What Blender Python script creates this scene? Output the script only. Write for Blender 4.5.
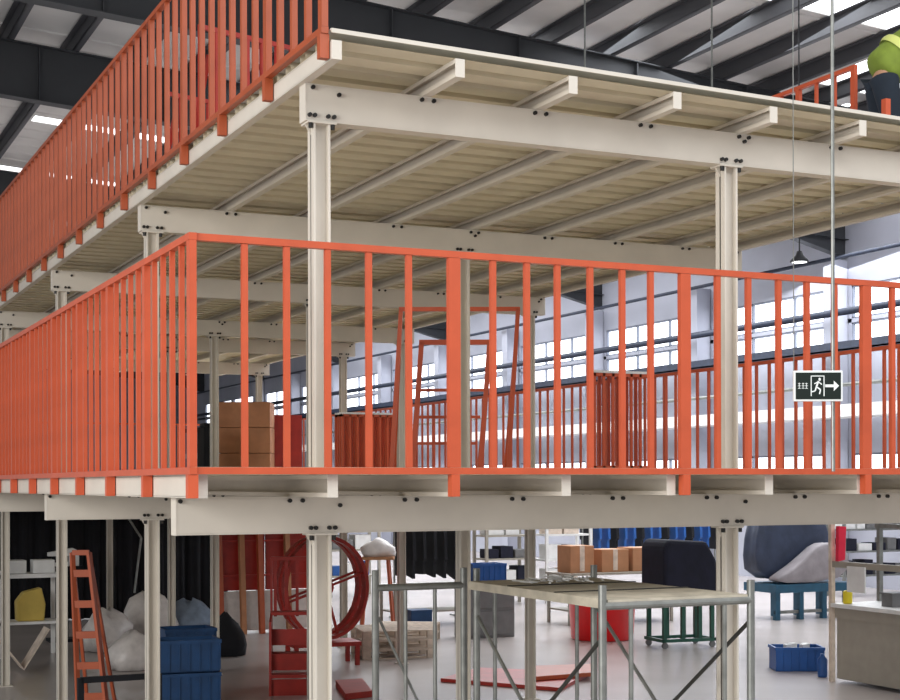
import bpy, bmesh, math, random
from mathutils import Vector, Matrix
random.seed(7)
PI = math.pi
SC = bpy.context.scene
COL = SC.collection
for o in list(bpy.data.objects): bpy.data.objects.remove(o)

# ------------------------------------------------------------------ camera
TH = math.radians(24.9); S, Cc = math.sin(TH), math.cos(TH)
FOC = 1486.0; HOR = 484.0; E = 2.6          # focal in px, horizon row, eye height above the floor
cam_d = bpy.data.cameras.new('camera'); cam = bpy.data.objects.new('camera', cam_d); COL.objects.link(cam)
cam.location = (0, 0, E); cam.rotation_euler = (PI/2, math.radians(0.15), -TH)
cam_d.sensor_width = 36; cam_d.lens = FOC/900*36; cam_d.shift_y = (HOR-350)/900
cam_d.clip_end = 300
SC.camera = cam

# ------------------------------------------------------------------ light
w = bpy.data.worlds.new('world'); SC.world = w; w.use_nodes = True
w.node_tree.nodes['Background'].inputs[0].default_value = (0.93, 0.96, 1.0, 1)
w.node_tree.nodes['Background'].inputs[1].default_value = 0.45
def area(name, loc, target, sx, sy, power, col=(1, 1, 1)):
    l = bpy.data.lights.new(name, 'AREA'); l.shape = 'RECTANGLE'; l.size = sx; l.size_y = sy; l.energy = power; l.color = col
    o = bpy.data.objects.new(name, l); COL.objects.link(o); o.location = loc
    o.rotation_euler = (Vector(target)-Vector(loc)).to_track_quat('-Z', 'Y').to_euler()
    return o
area('daylight_left', (-9, 3, 5), (4, 10, 3), 8, 5, 1350, (1, .98, .95))
area('front_fill', (7, -1, 11), (6.5, 1, 0), 14, 9, 1500, (.97, .98, 1))  # added unseen lamp; its floor bounce brightens the deck undersides
area('skylight_fill', (17, 26, 10), (15, 25, 0), 14, 20, 4200, (.93, .96, 1))
area('hall_far_fill', (16, 50, 10), (16, 50, 0), 14, 30, 5000, (.93, .96, 1))
SC.view_settings.view_transform = 'Standard'; SC.view_settings.look = 'None'
SC.view_settings.exposure = 0.12; SC.view_settings.gamma = 1; SC.view_settings.use_curve_mapping = False

# ------------------------------------------------------------------ materials
def lin(c): return tuple((v/255/12.92 if v/255 <= .04045 else ((v/255+.055)/1.055)**2.4) for v in c)
MATS = {}
def mat(name, rgb, rough=.5, metal=0, var=.06, scale=6, bump=0, emit=0, alpha=1):
    m = bpy.data.materials.new(name); m.use_nodes = True; nt = m.node_tree; b = nt.nodes['Principled BSDF']
    c = lin(rgb)
    b.inputs['Roughness'].default_value = rough; b.inputs['Metallic'].default_value = metal
    tc = nt.nodes.new('ShaderNodeTexCoord'); n = nt.nodes.new('ShaderNodeTexNoise'); n.inputs['Scale'].default_value = scale
    n.inputs['Detail'].default_value = 4
    r = nt.nodes.new('ShaderNodeValToRGB'); r.color_ramp.elements[0].position = .3; r.color_ramp.elements[1].position = .7
    r.color_ramp.elements[0].color = (*[max(0, v*(1-var*1.6)) for v in c], 1)
    r.color_ramp.elements[1].color = (*[min(1, v*(1+var)) for v in c], 1)
    nt.links.new(tc.outputs['Object'], n.inputs['Vector']); nt.links.new(n.outputs['Fac'], r.inputs[0])
    nt.links.new(r.outputs[0], b.inputs['Base Color'])
    if bump:
        bp = nt.nodes.new('ShaderNodeBump'); bp.inputs['Strength'].default_value = bump; bp.inputs['Distance'].default_value = .02
        nt.links.new(n.outputs['Fac'], bp.inputs['Height']); nt.links.new(bp.outputs[0], b.inputs['Normal'])
    if emit:
        b.inputs['Emission Color'].default_value = (*c, 1); b.inputs['Emission Strength'].default_value = emit
    if alpha < 1: b.inputs['Alpha'].default_value = alpha
    MATS[name] = m; return m
CREAM = mat('cream_paint', (211, 204, 192), .55, var=.04, scale=3)
CREAMD = mat('cream_sheet', (218, 209, 184), .5, var=.06, scale=2)
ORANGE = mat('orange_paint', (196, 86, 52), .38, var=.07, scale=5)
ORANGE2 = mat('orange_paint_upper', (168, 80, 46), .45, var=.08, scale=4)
RED = mat('red_paint', (165, 38, 26), .45, var=.12, scale=6)
REDP = mat('red_plastic', (226, 22, 26), .35, var=.04)
BLACK = mat('black_bolt', (22, 20, 18), .5)
DARK = mat('dark_steel', (52, 54, 58), .6, var=.1, scale=1)
PURL = mat('purlin_steel', (66, 67, 72), .6, var=.1, scale=1)
ROOF = mat('roof_sheet', (214, 212, 210), .5, var=.12, scale=.5)
WALLM = mat('wall_sheet', (176, 178, 190), .7, var=.06, scale=.6)
WALLB = mat('wall_back_sheet', (150, 154, 166), .7, var=.06, scale=.6)
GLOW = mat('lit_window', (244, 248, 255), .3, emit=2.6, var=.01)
SKYL = mat('lit_skylight', (250, 252, 255), .4, emit=2.6, var=.01)
FRAME = mat('window_frame', (120, 126, 140), .5)
NAVYT = mat('navy_tray', (40, 48, 66), .5, var=.2)
GALV = mat('galvanised_tube', (140, 142, 138), .38, metal=.55, var=.15, scale=10)
DTUBE = mat('dark_tube', (70, 70, 66), .45, metal=.5, var=.15)
PLANK = mat('plank_grey', (190, 182, 164), .7, var=.15, scale=8)
WOOD = mat('pallet_wood', (212, 196, 180), .8, var=.15, scale=9)
CARD = mat('cardboard', (178, 128, 92), .85, var=.07, scale=5)
PLY = mat('plywood', (170, 116, 80), .7, var=.12, scale=4)
BLUE = mat('blue_plastic', (30, 82, 150), .45, var=.1)
BLUED = mat('dark_blue_plastic', (24, 62, 104), .5, var=.15)
TEAL = mat('teal_machine', (34, 84, 110), .5, var=.12)
GREEN = mat('green_steel', (36, 84, 70), .5, var=.1)
WHITE = mat('white_paint', (226, 226, 224), .5, var=.05)
BAG = mat('white_plastic_bag', (214, 208, 204), .4, var=.08, scale=9, bump=.4)
BAGB = mat('grey_blue_cloth', (120, 134, 152), .8, var=.15, scale=7, bump=.4)
NAVY = mat('navy_cloth', (20, 22, 40), .9, var=.2, scale=5, bump=.3)
TARPN = mat('navy_tarp', (52, 62, 84), .6, var=.2, scale=4, bump=.4)
TARPG = mat('grey_tarp', (150, 144, 148), .6, var=.12, scale=4, bump=.4)
BLK = mat('black_cloth', (17, 18, 24), .95, var=.25, scale=3, bump=.2)
BENCHG = mat('bench_metal', (160, 154, 142), .5, var=.05)
YEL = mat('yellow_plastic', (236, 214, 40), .5)
OCH = mat('ochre_bag', (196, 170, 84), .7)
PINK = mat('red_cloth', (224, 40, 70), .8)
VIS = mat('hi_vis_green', (120, 138, 46), .8, var=.12, scale=12, bump=.2)
VISY = mat('pale_reflective', (208, 214, 120), .5)
TROU = mat('dark_trousers', (26, 36, 48), .9, var=.15)
SKIN = mat('skin', (196, 148, 118), .6, var=.05)
HAIR = mat('black_hair', (22, 18, 16), .7)
SIGNB = mat('sign_dark_green', (14, 28, 22), .35, var=.02)
SIGNW = mat('sign_white', (236, 240, 238), .4, var=.02)
GREY = mat('grey_box', (112, 112, 112), .7, var=.1)
# grey epoxy floor
FL = mat('grey_epoxy_floor', (180, 172, 168), .25, var=.10, scale=.35)

# ------------------------------------------------------------------ mesh builder
class MB:
    def __init__(s): s.v = []; s.f = []
    def add(s, vs, fs, M=None):
        n = len(s.v)
        for v in vs:
            v = Vector(v); s.v.append(tuple(M @ v) if M else tuple(v))
        for f in fs: s.f.append(tuple(n+i for i in f))
        return s
    def box(s, x0, x1, y0, y1, z0, z1, M=None):
        vs = [(x0,y0,z0),(x1,y0,z0),(x1,y1,z0),(x0,y1,z0),(x0,y0,z1),(x1,y0,z1),(x1,y1,z1),(x0,y1,z1)]
        return s.add(vs, [(0,3,2,1),(4,5,6,7),(0,1,5,4),(1,2,6,5),(2,3,7,6),(3,0,4,7)], M)
    def bar(s, p, q, wx, wz=None):
        p, q = Vector(p), Vector(q); wz = wz or wx; d = q-p; L = d.length
        M = Matrix.Translation(p) @ d.to_track_quat('Z', 'Y').to_matrix().to_4x4()
        return s.box(-wx/2, wx/2, -wz/2, wz/2, 0, L, M)
    def tube(s, p, q, r, n=12, r2=None):
        p, q = Vector(p), Vector(q); d = q-p; L = d.length; r2 = r if r2 is None else r2
        M = Matrix.Translation(p) @ d.to_track_quat('Z', 'Y').to_matrix().to_4x4()
        vs = [(r*math.cos(2*PI*i/n), r*math.sin(2*PI*i/n), 0) for i in range(n)] + [(r2*math.cos(2*PI*i/n), r2*math.sin(2*PI*i/n), L) for i in range(n)]
        fs = [(i, (i+1) % n, n+(i+1) % n, n+i) for i in range(n)] + [tuple(range(n-1, -1, -1)), tuple(range(n, 2*n))]
        return s.add(vs, fs, M)
    def path(s, pts, r, n=10):
        for a, b in zip(pts, pts[1:]): s.tube(a, b, r, n)
        return s
    def prism(s, prof, x0, x1, axis='x', M=None):     # profile in the plane across the axis
        n = len(prof)
        def P(a, b, t): return {'x': (t, a, b), 'y': (a, t, b), 'z': (a, b, t)}[axis]
        vs = [P(a, b, x0) for a, b in prof] + [P(a, b, x1) for a, b in prof]
        fs = [(i, (i+1) % n, n+(i+1) % n, n+i) for i in range(n)] + [tuple(range(n-1, -1, -1)), tuple(range(n, 2*n))]
        return s.add(vs, fs, M)
    def lathe(s, prof, n=24, M=None, cap=True):
        vs = []; fs = []
        for r, z in prof: vs += [(r*math.cos(2*PI*i/n), r*math.sin(2*PI*i/n), z) for i in range(n)]
        for k in range(len(prof)-1):
            for i in range(n): fs.append((k*n+i, k*n+(i+1) % n, (k+1)*n+(i+1) % n, (k+1)*n+i))
        if cap: fs += [tuple(range(n-1, -1, -1)), tuple(range((len(prof)-1)*n, len(prof)*n))]
        return s.add(vs, fs, M)
    def build(s, name, m, parent=None, bevel=0, smooth=False, loc=None):
        me = bpy.data.meshes.new(name); me.from_pydata(s.v, [], s.f); me.update()
        bm = bmesh.new(); bm.from_mesh(me); bmesh.ops.recalc_face_normals(bm, faces=bm.faces); bm.to_mesh(me); bm.free()
        me.materials.append(m)
        if smooth:
            for p in me.polygons: p.use_smooth = True
        o = bpy.data.objects.new(name, me); COL.objects.link(o)
        if parent: o.parent = parent
        if loc: o.location = loc
        if bevel:
            b = o.modifiers.new('bevel', 'BEVEL'); b.width = bevel; b.segments = 2; b.limit_method = 'ANGLE'
        return o
def tag(o, label=None, cat=None, group=None, kind=None):
    if label: o['label'] = label
    if cat: o['category'] = cat
    if group: o['group'] = group
    if kind: o['kind'] = kind
    return o
def thing(name, label, cat, loc=(0, 0, 0), rz=0, group=None):
    o = bpy.data.objects.new(name, None); COL.objects.link(o); o.location = loc; o.rotation_euler = (0, 0, rz)
    o.empty_display_size = .1
    return tag(o, label, cat, group)
def copy_tree(o, parent=None):
    c = o.copy(); COL.objects.link(c); c.parent = parent
    for ch in list(o.children): copy_tree(ch, c)
    return c
def struct(name, mb, m, **k): return tag(mb.build(name, m, **k), kind='structure')
def at(u, D):                                    # plan point seen in column u at distance D along the view
    a = (u-450)/FOC
    return D*(S+a*Cc), D*(Cc-a*S)
def fl(u, v): D = E*FOC/(v-HOR); return at(u, D)  # floor point
def zz(v, D): return E+(HOR-v)*D/FOC
ORD = ['first','second','third','fourth','fifth','sixth','seventh','eighth','ninth','tenth','eleventh','twelfth','thirteenth','fourteenth','fifteenth','sixteenth','seventeenth','eighteenth','nineteenth','twentieth']

# ------------------------------------------------------------------ the hall
XW, YE, YR = 25.0, 96.0, 15.0
def roofz(x): return E+9.0-.07*x
struct('floor', MB().box(-14, XW+.3, -4, YE+.3, -.1, 0), FL)
mb = MB().box(XW, XW+.3, 14, YE, 0, E+.25).box(XW, XW+.3, 14, YE, E+.75, E+3.47).box(XW, XW+.3, 14, YE, E+4.98, roofz(XW)+.3).box(XW, XW+.3, 14, YE, E+4.05, E+4.15)
ys = [18+6*i for i in range(13)]
for y in ys: mb.box(XW, XW+.3, y-.25, y+.25, E+3.47, E+4.98).box(XW, XW+.3, y-.25, y+.25, E+.25, E+.75)
for a_, b_ in ((E+3.47, E+4.98), (E+.25, E+.75)): mb.box(XW, XW+.3, 14, 17.75, a_, b_); mb.box(XW, XW+.3, 90.25, YE, a_, b_)
struct('wall_right', mb, WALLM)
mb = MB()
struct('wall_back', MB().box(-14, XW, YE, YE+.3, 0, roofz(-14)+.3), WALLB)
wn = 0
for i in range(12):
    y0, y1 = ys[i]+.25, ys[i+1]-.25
    for z0, z1 in ((E+4.15, E+4.98), (E+3.47, E+4.05), (E+.25, E+.75)):  # lowest strip is added: glowing panes standing in for glare behind the railing
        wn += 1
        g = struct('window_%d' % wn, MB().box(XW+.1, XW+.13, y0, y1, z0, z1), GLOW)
        f = MB().box(XW+.02, XW+.1, y0, y1, z0, z0+.04).box(XW+.02, XW+.1, y0, y1, z1-.05, z1)
        for k in range(4):
            yy = y0+(y1-y0)*k/3; f.box(XW+.02, XW+.1, yy-.025, yy+.025, z0, z1)
        f.build('window_frame', FRAME, g)
# ceiling: ribbed roof sheet following the slope, open where the skylights sit
def roof_piece(x0, x1, y0, y1):
    m = MB(); m.add([(x0,y0,roofz(x0)+.28),(x1,y0,roofz(x1)+.28),(x1,y1,roofz(x1)+.28),(x0,y1,roofz(x0)+.28),
                     (x0,y0,roofz(x0)+.33),(x1,y0,roofz(x1)+.33),(x1,y1,roofz(x1)+.33),(x0,y1,roofz(x0)+.33)],
                    [(0,3,2,1),(4,5,6,7),(0,1,5,4),(1,2,6,5),(2,3,7,6),(3,0,4,7)])
    return m
sky = [(14.2, 22.5, 18.0, 20.6), (18.9, 22.6, 21.7, 23.7), (20.4, 24.9, 24.4, 28.8)] + [(6.0, 22, y+.5, y+1.1) for y in (36, 42, 48, 54, 60, 66, 72, 78, 84)] + [(4.6, 12, 50.8, 52)]
sky = sky[:-1]
c = MB()
segs = sorted(sky, key=lambda t: t[2]); yc = YR
for (x0, x1, y0, y1) in segs:
    c.v and None
    p = roof_piece(-14, XW+.3, yc, y0); c.add(p.v, p.f)
    p = roof_piece(-14, x0, y0, y1); c.add(p.v, p.f)
    p = roof_piece(x1, XW+.3, y0, y1); c.add(p.v, p.f); yc = y1
p = roof_piece(-14, XW+.3, yc, YE+.3); c.add(p.v, p.f)
# standing ribs of the sheet
yy = YR+.4
while yy < 46:
    if not any(a[2]-.1 < yy < a[3]+.1 for a in segs):
        c.add([(-10,yy-.03,roofz(-10)+.28),(XW,yy-.03,roofz(XW)+.28),(XW,yy+.03,roofz(XW)+.28),(-10,yy+.03,roofz(-10)+.28),(-10,yy,roofz(-10)+.25),(XW,yy,roofz(XW)+.25)],
              [(0,1,5,4),(3,2,5,4),(0,4,3),(1,2,5)])
    yy += .9
struct('ceiling', c, ROOF)
for i, (x0, x1, y0, y1) in enumerate(sky):
    p = roof_piece(x0, x1, y0, y1)
    for k, v in enumerate(p.v): p.v[k] = (v[0], v[1], v[2]+.02)
    struct('window_%d' % (wn+1+i), p, SKYL)
# roof girders across the hall, purlins along it
for i, y in enumerate([24, 30, 42, 54, 66, 78, 90]):
    x1 = 20.3 if y == 24 else XW
    g = MB(); dz = 1.1
    def sl(xa, xb, ya, yb, t0, t1, u0=None, u1=None):
        u0 = t0 if u0 is None else u0; u1 = t1 if u1 is None else u1
        g.add([(xa,ya,roofz(xa)+t0),(xb,ya,roofz(xb)+u0),(xb,yb,roofz(xb)+u0),(xa,yb,roofz(xa)+t0),(xa,ya,roofz(xa)+t1),(xb,ya,roofz(xb)+u1),(xb,yb,roofz(xb)+u1),(xa,yb,roofz(xa)+t1)],
              [(0,3,2,1),(4,5,6,7),(0,1,5,4),(1,2,6,5),(2,3,7,6),(3,0,4,7)])
    sl(-12, x1, y-.01, y+.01, -dz+.02, -.02)
    sl(-12, x1, y-.15, y+.15, -.02, 0); sl(-12, x1, y-.15, y+.15, -dz, -dz+.02)
    sl(x1-2.6, x1, y-.13, y+.13, -dz, -dz+.02, -dz-.45, -dz-.43); sl(x1-2.6, x1, y-.01, y+.01, -dz+.01, -dz+.02, -dz-.44, -dz)
    xs = -10
    while xs < x1: g.box(xs-.01, xs+.01, y-.13, y-.01, roofz(xs)-dz+.03, roofz(xs)-.03); xs += 2.5
    lab = ['nearest roof girder, dark deep steel beam above the upper deck edge', 'second roof girder, dark deep beam at upper left behind the orange railing'][i] if i < 2 else 'dark steel roof girder, %s from the front of the hall' % ORD[i]
    o = g.build('roof_girder', DARK); tag(o, lab, 'roof beam', 'dark roof girders across the hall')
tag(MB().box(20.3, 20.55, 15, 24.2, roofz(20.3)-.75, roofz(20.5)-.01).build('jack_beam', DARK), 'dark beam running lengthwise at the end of the nearest roof girder', 'roof beam')
pm = MB().box(-.02, .02, YR, YE, 0, .26).box(-.02, .12, YR, YE, 0, .015).box(-.12, .02, YR, YE, .245, .26).build('roof_purlin', PURL)
tag(pm, 'dark purlin running lengthwise under the roof sheets, across the girders', 'purlin', 'roof purlins')
x = 24.4; first = True
while x > -6:
    o = pm if first else pm.copy()
    if not first: COL.objects.link(o)
    o.location = (x, 0, roofz(x)+.005); first = False; x -= 1.25; pk_ = int(round((24.4-x)/1.25))
    o['label'] = 'dark purlin running lengthwise under the roof sheets, %s from the long window wall' % (ORD+['twenty-first','twenty-second','twenty-third','twenty-fourth','twenty-fifth','twenty-sixth'])[pk_-1]
# wall columns, cable trays and pipes along the right wall
for i, y in enumerate([y for y in ys if y > 25 and y < 80]):
    h = roofz(XW)-1.62 if True else 0
    o = MB().box(XW-.5, XW-.02, y-.12, y+.12, 0, h).box(XW-.53, XW-.501, y-.2, y+.2, 0, h).build('wall_column', WALLM)
    tag(o, 'pale grey steel wall column, %s from the near end of the long wall' % ORD[i], 'column', 'columns on the long wall')
o = MB()
o.box(XW-1.3, XW-.8, 15, 90, E+3.2, E+3.24).box(XW-1.3, XW-1.27, 15, 90, E+3.2, E+3.42).box(XW-.83, XW-.8, 15, 90, E+3.2, E+3.42)
tag(o.build('cable_tray', NAVYT), 'long dark cable tray running just below the wall windows', 'cable tray')
o = MB()
o.tube((XW-.9, 15, E+4.2), (XW-.9, 90, E+4.2), .09); tag(o.build('pipe', NAVYT, smooth=True), 'thick dark pipe running across the middle of the wall windows', 'pipe')
o = MB().tube((XW-.7, 15, E+5.6), (XW-.7, 90, E+5.6), .05); tag(o.build('pipe', NAVYT, smooth=True), 'thin dark pipe running above the wall windows', 'pipe')
o = MB().tube((XW-1.0, 15, E+2.4), (XW-1.0, 90, E+2.4), .05); tag(o.build('pipe', GALV, smooth=True), 'thin grey pipe below the cable tray on the long wall', 'pipe')
o = MB().box(XW-1.3, XW-.52, 15, 90, E+1.6, E+1.9); tag(o.build('air_duct', WHITE), 'pale air duct along the long wall seen through the railing', 'duct')
# hanging strip lights far under the roof
def strip_light(x, y, z, L, lab):
    t = thing('strip_light', lab, 'lamp', (x, y, z), 0, 'strip lights under the roof')
    MB().box(-.12, .12, -L/2, L/2, 0, .08).build('housing', WHITE, t)
    MB().box(-.09, .09, -L/2+.03, L/2-.03, -.03, 0).build('tube', SKYL, t)
    for s in (-1, 1): MB().tube((0, s*L*.35, .08), (0, s*L*.35, roofz(x)-z+.262), .012, 6).build('suspension_wire', DARK, t)
strip_light(14.5, 28.0, E+4.6, 3.0, 'strip light seen low between the deck edge and the front railing')
strip_light(19, 38, E+5.1, 4.0, 'farther strip light left of the middle of the front railing')
strip_light(19, 50, E+5.1, 4.0, 'farthest strip light seen under the upper deck')

# ------------------------------------------------------------------ mezzanine
ROWS = [7.93, 11.9, 15.87, 19.84, 22.2, 26.6]; COLS = [2.87, 5.65, 8.43]
ZB1a, ZB1b = E-.274, E-.068       # lower main beams
ZB2a, ZB2b = E+2.04, E+2.248      # upper main beams
JH = .12; JH2 = .10
X1L, X1R, Y1F, Y1B = 1.977, 9.5, 7.24, 30.0      # lower deck
X2L, X2R, Y2F, Y2B = 2.74, 8.62, 7.38, 30.0      # upper deck
def h_column(name, lab, x, y, z0, z1, group):
    t = thing(name, lab, 'column', (x, y, z0), 0, group); H = z1-z0; b = .05
    m = MB().box(-b, -b+.012, -b, b, 0, H).box(b-.012, b, -b, b, 0, H).box(-b, b, -.006, .006, 0, H)
    m.build('shaft', CREAM, t)
    MB().box(-.085, .085, -.075, .075, 0, .012).build('base_plate', CREAM, t)
    cp = MB().box(-.085, .085, -.06, .06, H-.012, H-.001).build('cap_plate', CREAM, t)
    MB().add([(-.05,0,H-.012),(-.085,0,H-.012),(-.05,0,H-.06)], [(0,1,2)]).prism([(-.05,H-.012),(-.085,H-.012),(-.05,H-.07)], -.004, .004, 'y').build('gusset', CREAM, t)
    for sx in (-1, 1):
        for sy in (-1,):
            MB().tube((sx*.066, sy*.045, H-.04), (sx*.066, sy*.045, H-.013), .013, 8).build('bolt', BLACK, cp)
    return t
cn = ['left', 'middle', 'right']
for ci, x in enumerate(COLS):
    for ri, y in enumerate(ROWS):
        h_column('steel_column', 'cream lower-storey steel column, %s line, %s row back' % (cn[ci], ORD[ri]), x, y, 0, ZB1a, 'lower storey columns')
        h_column('steel_column', 'cream upper-storey steel column, %s line, %s row back' % (cn[ci], ORD[ri]), x, y, ZB1b, ZB2a, 'upper storey columns')
def bolt_mesh():
    return MB().tube((0, 0, 0), (0, -.018, 0), .012, 8)
def main_beam(lab, x0, x1, y, z0, z1, joists, group, cols):
    t = thing('main_beam', lab, 'beam', (x0, y, z0), 0, group); H = z1-z0; L = x1-x0
    m = MB().box(0, L, -.05, -.042, .008, H-.008).box(0, L, -.05, .05, 0, .009).box(0, L, -.05, .05, H-.009, H).box(0, L, .042, .05, .008, H-.008)
    m.box(-.008, 0, -.051, .051, -.001, H)
    m.build('web', CREAM, t)
    pr = None
    pts = []
    for jx in joists:
        for d in (-.03, .045): pts.append((jx-x0+d, H-.022))
    for cx in cols:
        for d in (-.075, -.045, .035, .07): pts.append((cx-x0+d, .03))
        pts.append((cx-x0+.1, H-.05))
    for (bx, bz) in pts:
        if not (0.01 < bx < L-.01): continue
        if pr is None: pr = bolt_mesh().build('bolt', BLACK, t); b = pr
        else: b = pr.copy(); COL.objects.link(b)
        b.location = (bx, -.05, bz)
    return t
J1 = [X1L+.03+.695*i for i in range(11)]; J2 = [X2L+.03+.742*i for i in range(8)] + [8.59]
for ri, y in enumerate(ROWS):
    main_beam('cream main beam of the lower deck, %s row back' % ORD[ri], X1L+.06, X1R, y, ZB1a, ZB1b, J1, 'lower deck main beams', COLS)
    main_beam('cream main beam of the upper deck, %s row back' % ORD[ri], X2L+.04, X2R, y, ZB2a, ZB2b, J2, 'upper deck main beams', COLS)
def joist(lab, x, y0, y1, z, group, edge):
    g_ = -1 if edge else 1; JH = JH2 if group.startswith('upper') else .12
    # C section, the left edge joist turns its flat web outwards
    w = .055
    m = MB().box(-w/2, w/2, y0, y1, 0, .008).box(-w/2, w/2, y0, y1, JH-.008, JH).box(min(g_*w/2, g_*(w/2-.006)), max(g_*w/2, g_*(w/2-.006)), y0, y1, .006, JH-.006)
    m.box(min(-g_*w/2, -g_*(w/2-.006)), max(-g_*w/2, -g_*(w/2-.006)), y0, y1, .008, .024).box(min(-g_*w/2, -g_*(w/2-.006)), max(-g_*w/2, -g_*(w/2-.006)), y0, y1, JH-.024, JH-.008)
    m.box(-w/2-.001, w/2+.001, y0-.006, y0, -.001, JH)
    o = m.build('floor_joist', CREAM, loc=(x, 0, z)); return tag(o, lab, 'joist', group)
for i, x in enumerate(J1):
    joist(('white edge joist down the left side of the lower deck' if i == 0 else 'cream joist under the lower deck, %s from the left edge' % ORD[i]), x, Y1F+.035, Y1B, ZB1b, 'lower deck joists', i == 0)
for i, x in enumerate(J2):
    joist(('white edge joist down the left side of the upper deck' if i == 0 else 'cream joist under the upper deck, %s from the left edge' % ORD[i]), x, Y2F-.0+.06*(x-2.77), Y2B, ZB2b, 'upper deck joists', i == 0)
def deck(lab, x0, x1, y0, y1, z, edge, rh=.07, skew=0):
    t = thing('deck_floor', lab, 'floor deck', (x0, y0, z)); L = x1-x0
    y = 0; P = .25; prof = []
    while y < y1-y0-.01:
        prof += [(y, .0), (y+.155, .0), (y+.158, rh), (y+.247, rh)]; y += P
    ym = prof[-1][0]
    up = [(a, b+.006) for a, b in reversed(prof)]
    vs = []; n = len(prof)
    m = MB()
    for i in range(n-1):
        (a, b), (a2, b2) = prof[i], prof[i+1]
        m.add([(0,a,b),(L,a,b),(L,a2,b2),(0,a2,b2)], [(0,1,2,3)])
    def sk(m):
        m.v = [(a, b+skew*a*max(0, 1-b/1.6), c_) for a, b, c_ in m.v]; return m
    sk(m).build('ribbed_sheet', CREAMD, t)
    sk(MB().box(0, L, 0, ym, rh+.001, rh+.008)).build('floor_board', WHITE if edge else CREAMD, t)
    if edge: sk(MB().box(0, L, -.012, -.002, .036, rh+.007)).build('edge_strip', CREAM, t)
    return t
deck('cream ribbed steel floor of the lower deck behind the front railing', X1L, X1R, Y1F+.05, Y1B, ZB1b+JH+.001, False, .028)
deck('cream ribbed steel floor of the upper deck seen from below', X2L, X2R, Y2F, Y2B, ZB2b+JH2+.001, True, .052, .06)

# railings
ZR0, ZR1 = E+.052, E+1.25
def rail_run(lab, base, M, pts_post, pts_pick, L, z0, z1, m, post_w, stub, pick_w=.03, off=0.0):
    """a straight run along local +x, posts and pickets at given distances"""
    t = thing('railing', lab, 'railing', base); t.rotation_euler = (0, 0, M); H = z1-z0
    MB().box(-post_w/2, L, -.02, .02, H-.035, H).build('top_rail', m, t)
    MB().box(-post_w/2, L, -.02, .02, 0, .035).build('bottom_rail', m, t)
    pr = None
    for d in pts_post:
        if pr is None:
            pr = MB().box(-post_w/2, post_w/2, -.018, .018, .036, H-.036).box(-.024, .024, -.026, .026, -stub, -.001).build('post', m, t); b = pr
        else: b = pr.copy(); COL.objects.link(b)
        b.location = (d, 0, 0)
    pr = None
    for d in pts_pick:
        if pr is None: pr = MB().box(-pick_w/2, pick_w/2, -pick_w/2, pick_w/2, .036, H-.036).build('picket', m, t); b = pr
        else: b = pr.copy(); COL.objects.link(b)
        b.location = (d, 0, 0)
    return t
fr = [1.971,2.219,2.442,2.664,2.893,3.121,3.384,3.62,3.828,4.02,4.23,4.44,4.63,4.86,5.09,5.31,5.53,5.74,5.95,6.19,6.40]
x = 6.615
while x < X1R: fr.append(x); x += .215
posts = [1.971+.02, 3.384, 4.86, 6.19, 7.49, 8.78]
picks = [a for a in fr if min(abs(a-p) for p in posts) > .1]
rail_run('orange railing across the front of the lower deck', (0, Y1F, ZR0), 0, posts[1:], picks, X1R, ZR0, ZR1, ORANGE, .068, .12)
r = [o for o in bpy.data.objects if o.name.startswith('railing')][0]
# front run starts at the corner, so trim its rails
for o in r.children:
    if 'rail' in o.name:
        for v in o.data.vertices:
            if v.co.x < 1: v.co.x = 1.971
# corner post, shared
def run_y(lab, x, y0, y1, z0, z1, m, sp, npick, post_w=.05, stub=.12, pw=.026):
    L = y1-y0; po = [i*sp for i in range(int(L/sp)+1)]; pk = []
    for p in po:
        for k in range(1, npick): pk.append(p+sp*k/npick)
    pk = [p for p in pk if p < L]
    return rail_run(lab, (x, y0, z0), PI/2, po, pk, L, z0, z1, m, post_w, stub, pick_w=pw)
run_y('orange railing down the left side of the lower deck', X1L-.03, Y1F+.0, 27.2, ZR0, ZR1, ORANGE, .955, 5, post_w=.06)
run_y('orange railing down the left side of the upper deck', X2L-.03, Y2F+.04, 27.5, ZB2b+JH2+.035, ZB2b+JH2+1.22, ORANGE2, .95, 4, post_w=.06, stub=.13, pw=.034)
run_y('far orange railing down the right side of the lower deck', X1R-.03, 8.0, 29.5, ZR0+.05, ZR1+.02, ORANGE, 1.3, 6)
run_y('short orange railing at the right edge of the upper deck', X2R-.06, 10.15, 16.5, ZB2b+JH2+.07, E+3.6, ORANGE, .75, 3, stub=.004)
rail_run('orange railing across the back of the lower deck', (X1L+.1, Y1B-.05, ZR0+.05), 0, [.1+1.4*i for i in range(6)], [.1+1.4*i/6 for i in range(31) if i % 6], X1R-X1L-.2, ZR0+.05, ZR1, ORANGE, .06, .0)
x, y = at(887, 11.75)
o = MB().box(-.025, .025, -.025, .025, 0, .62).box(-.06, .06, -.06, .06, 0, .01).build('orange_post', ORANGE, loc=(x, y, ZB2b+JH2+.065))
tag(o, 'short orange post on the upper deck at the far right', 'post')

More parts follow.
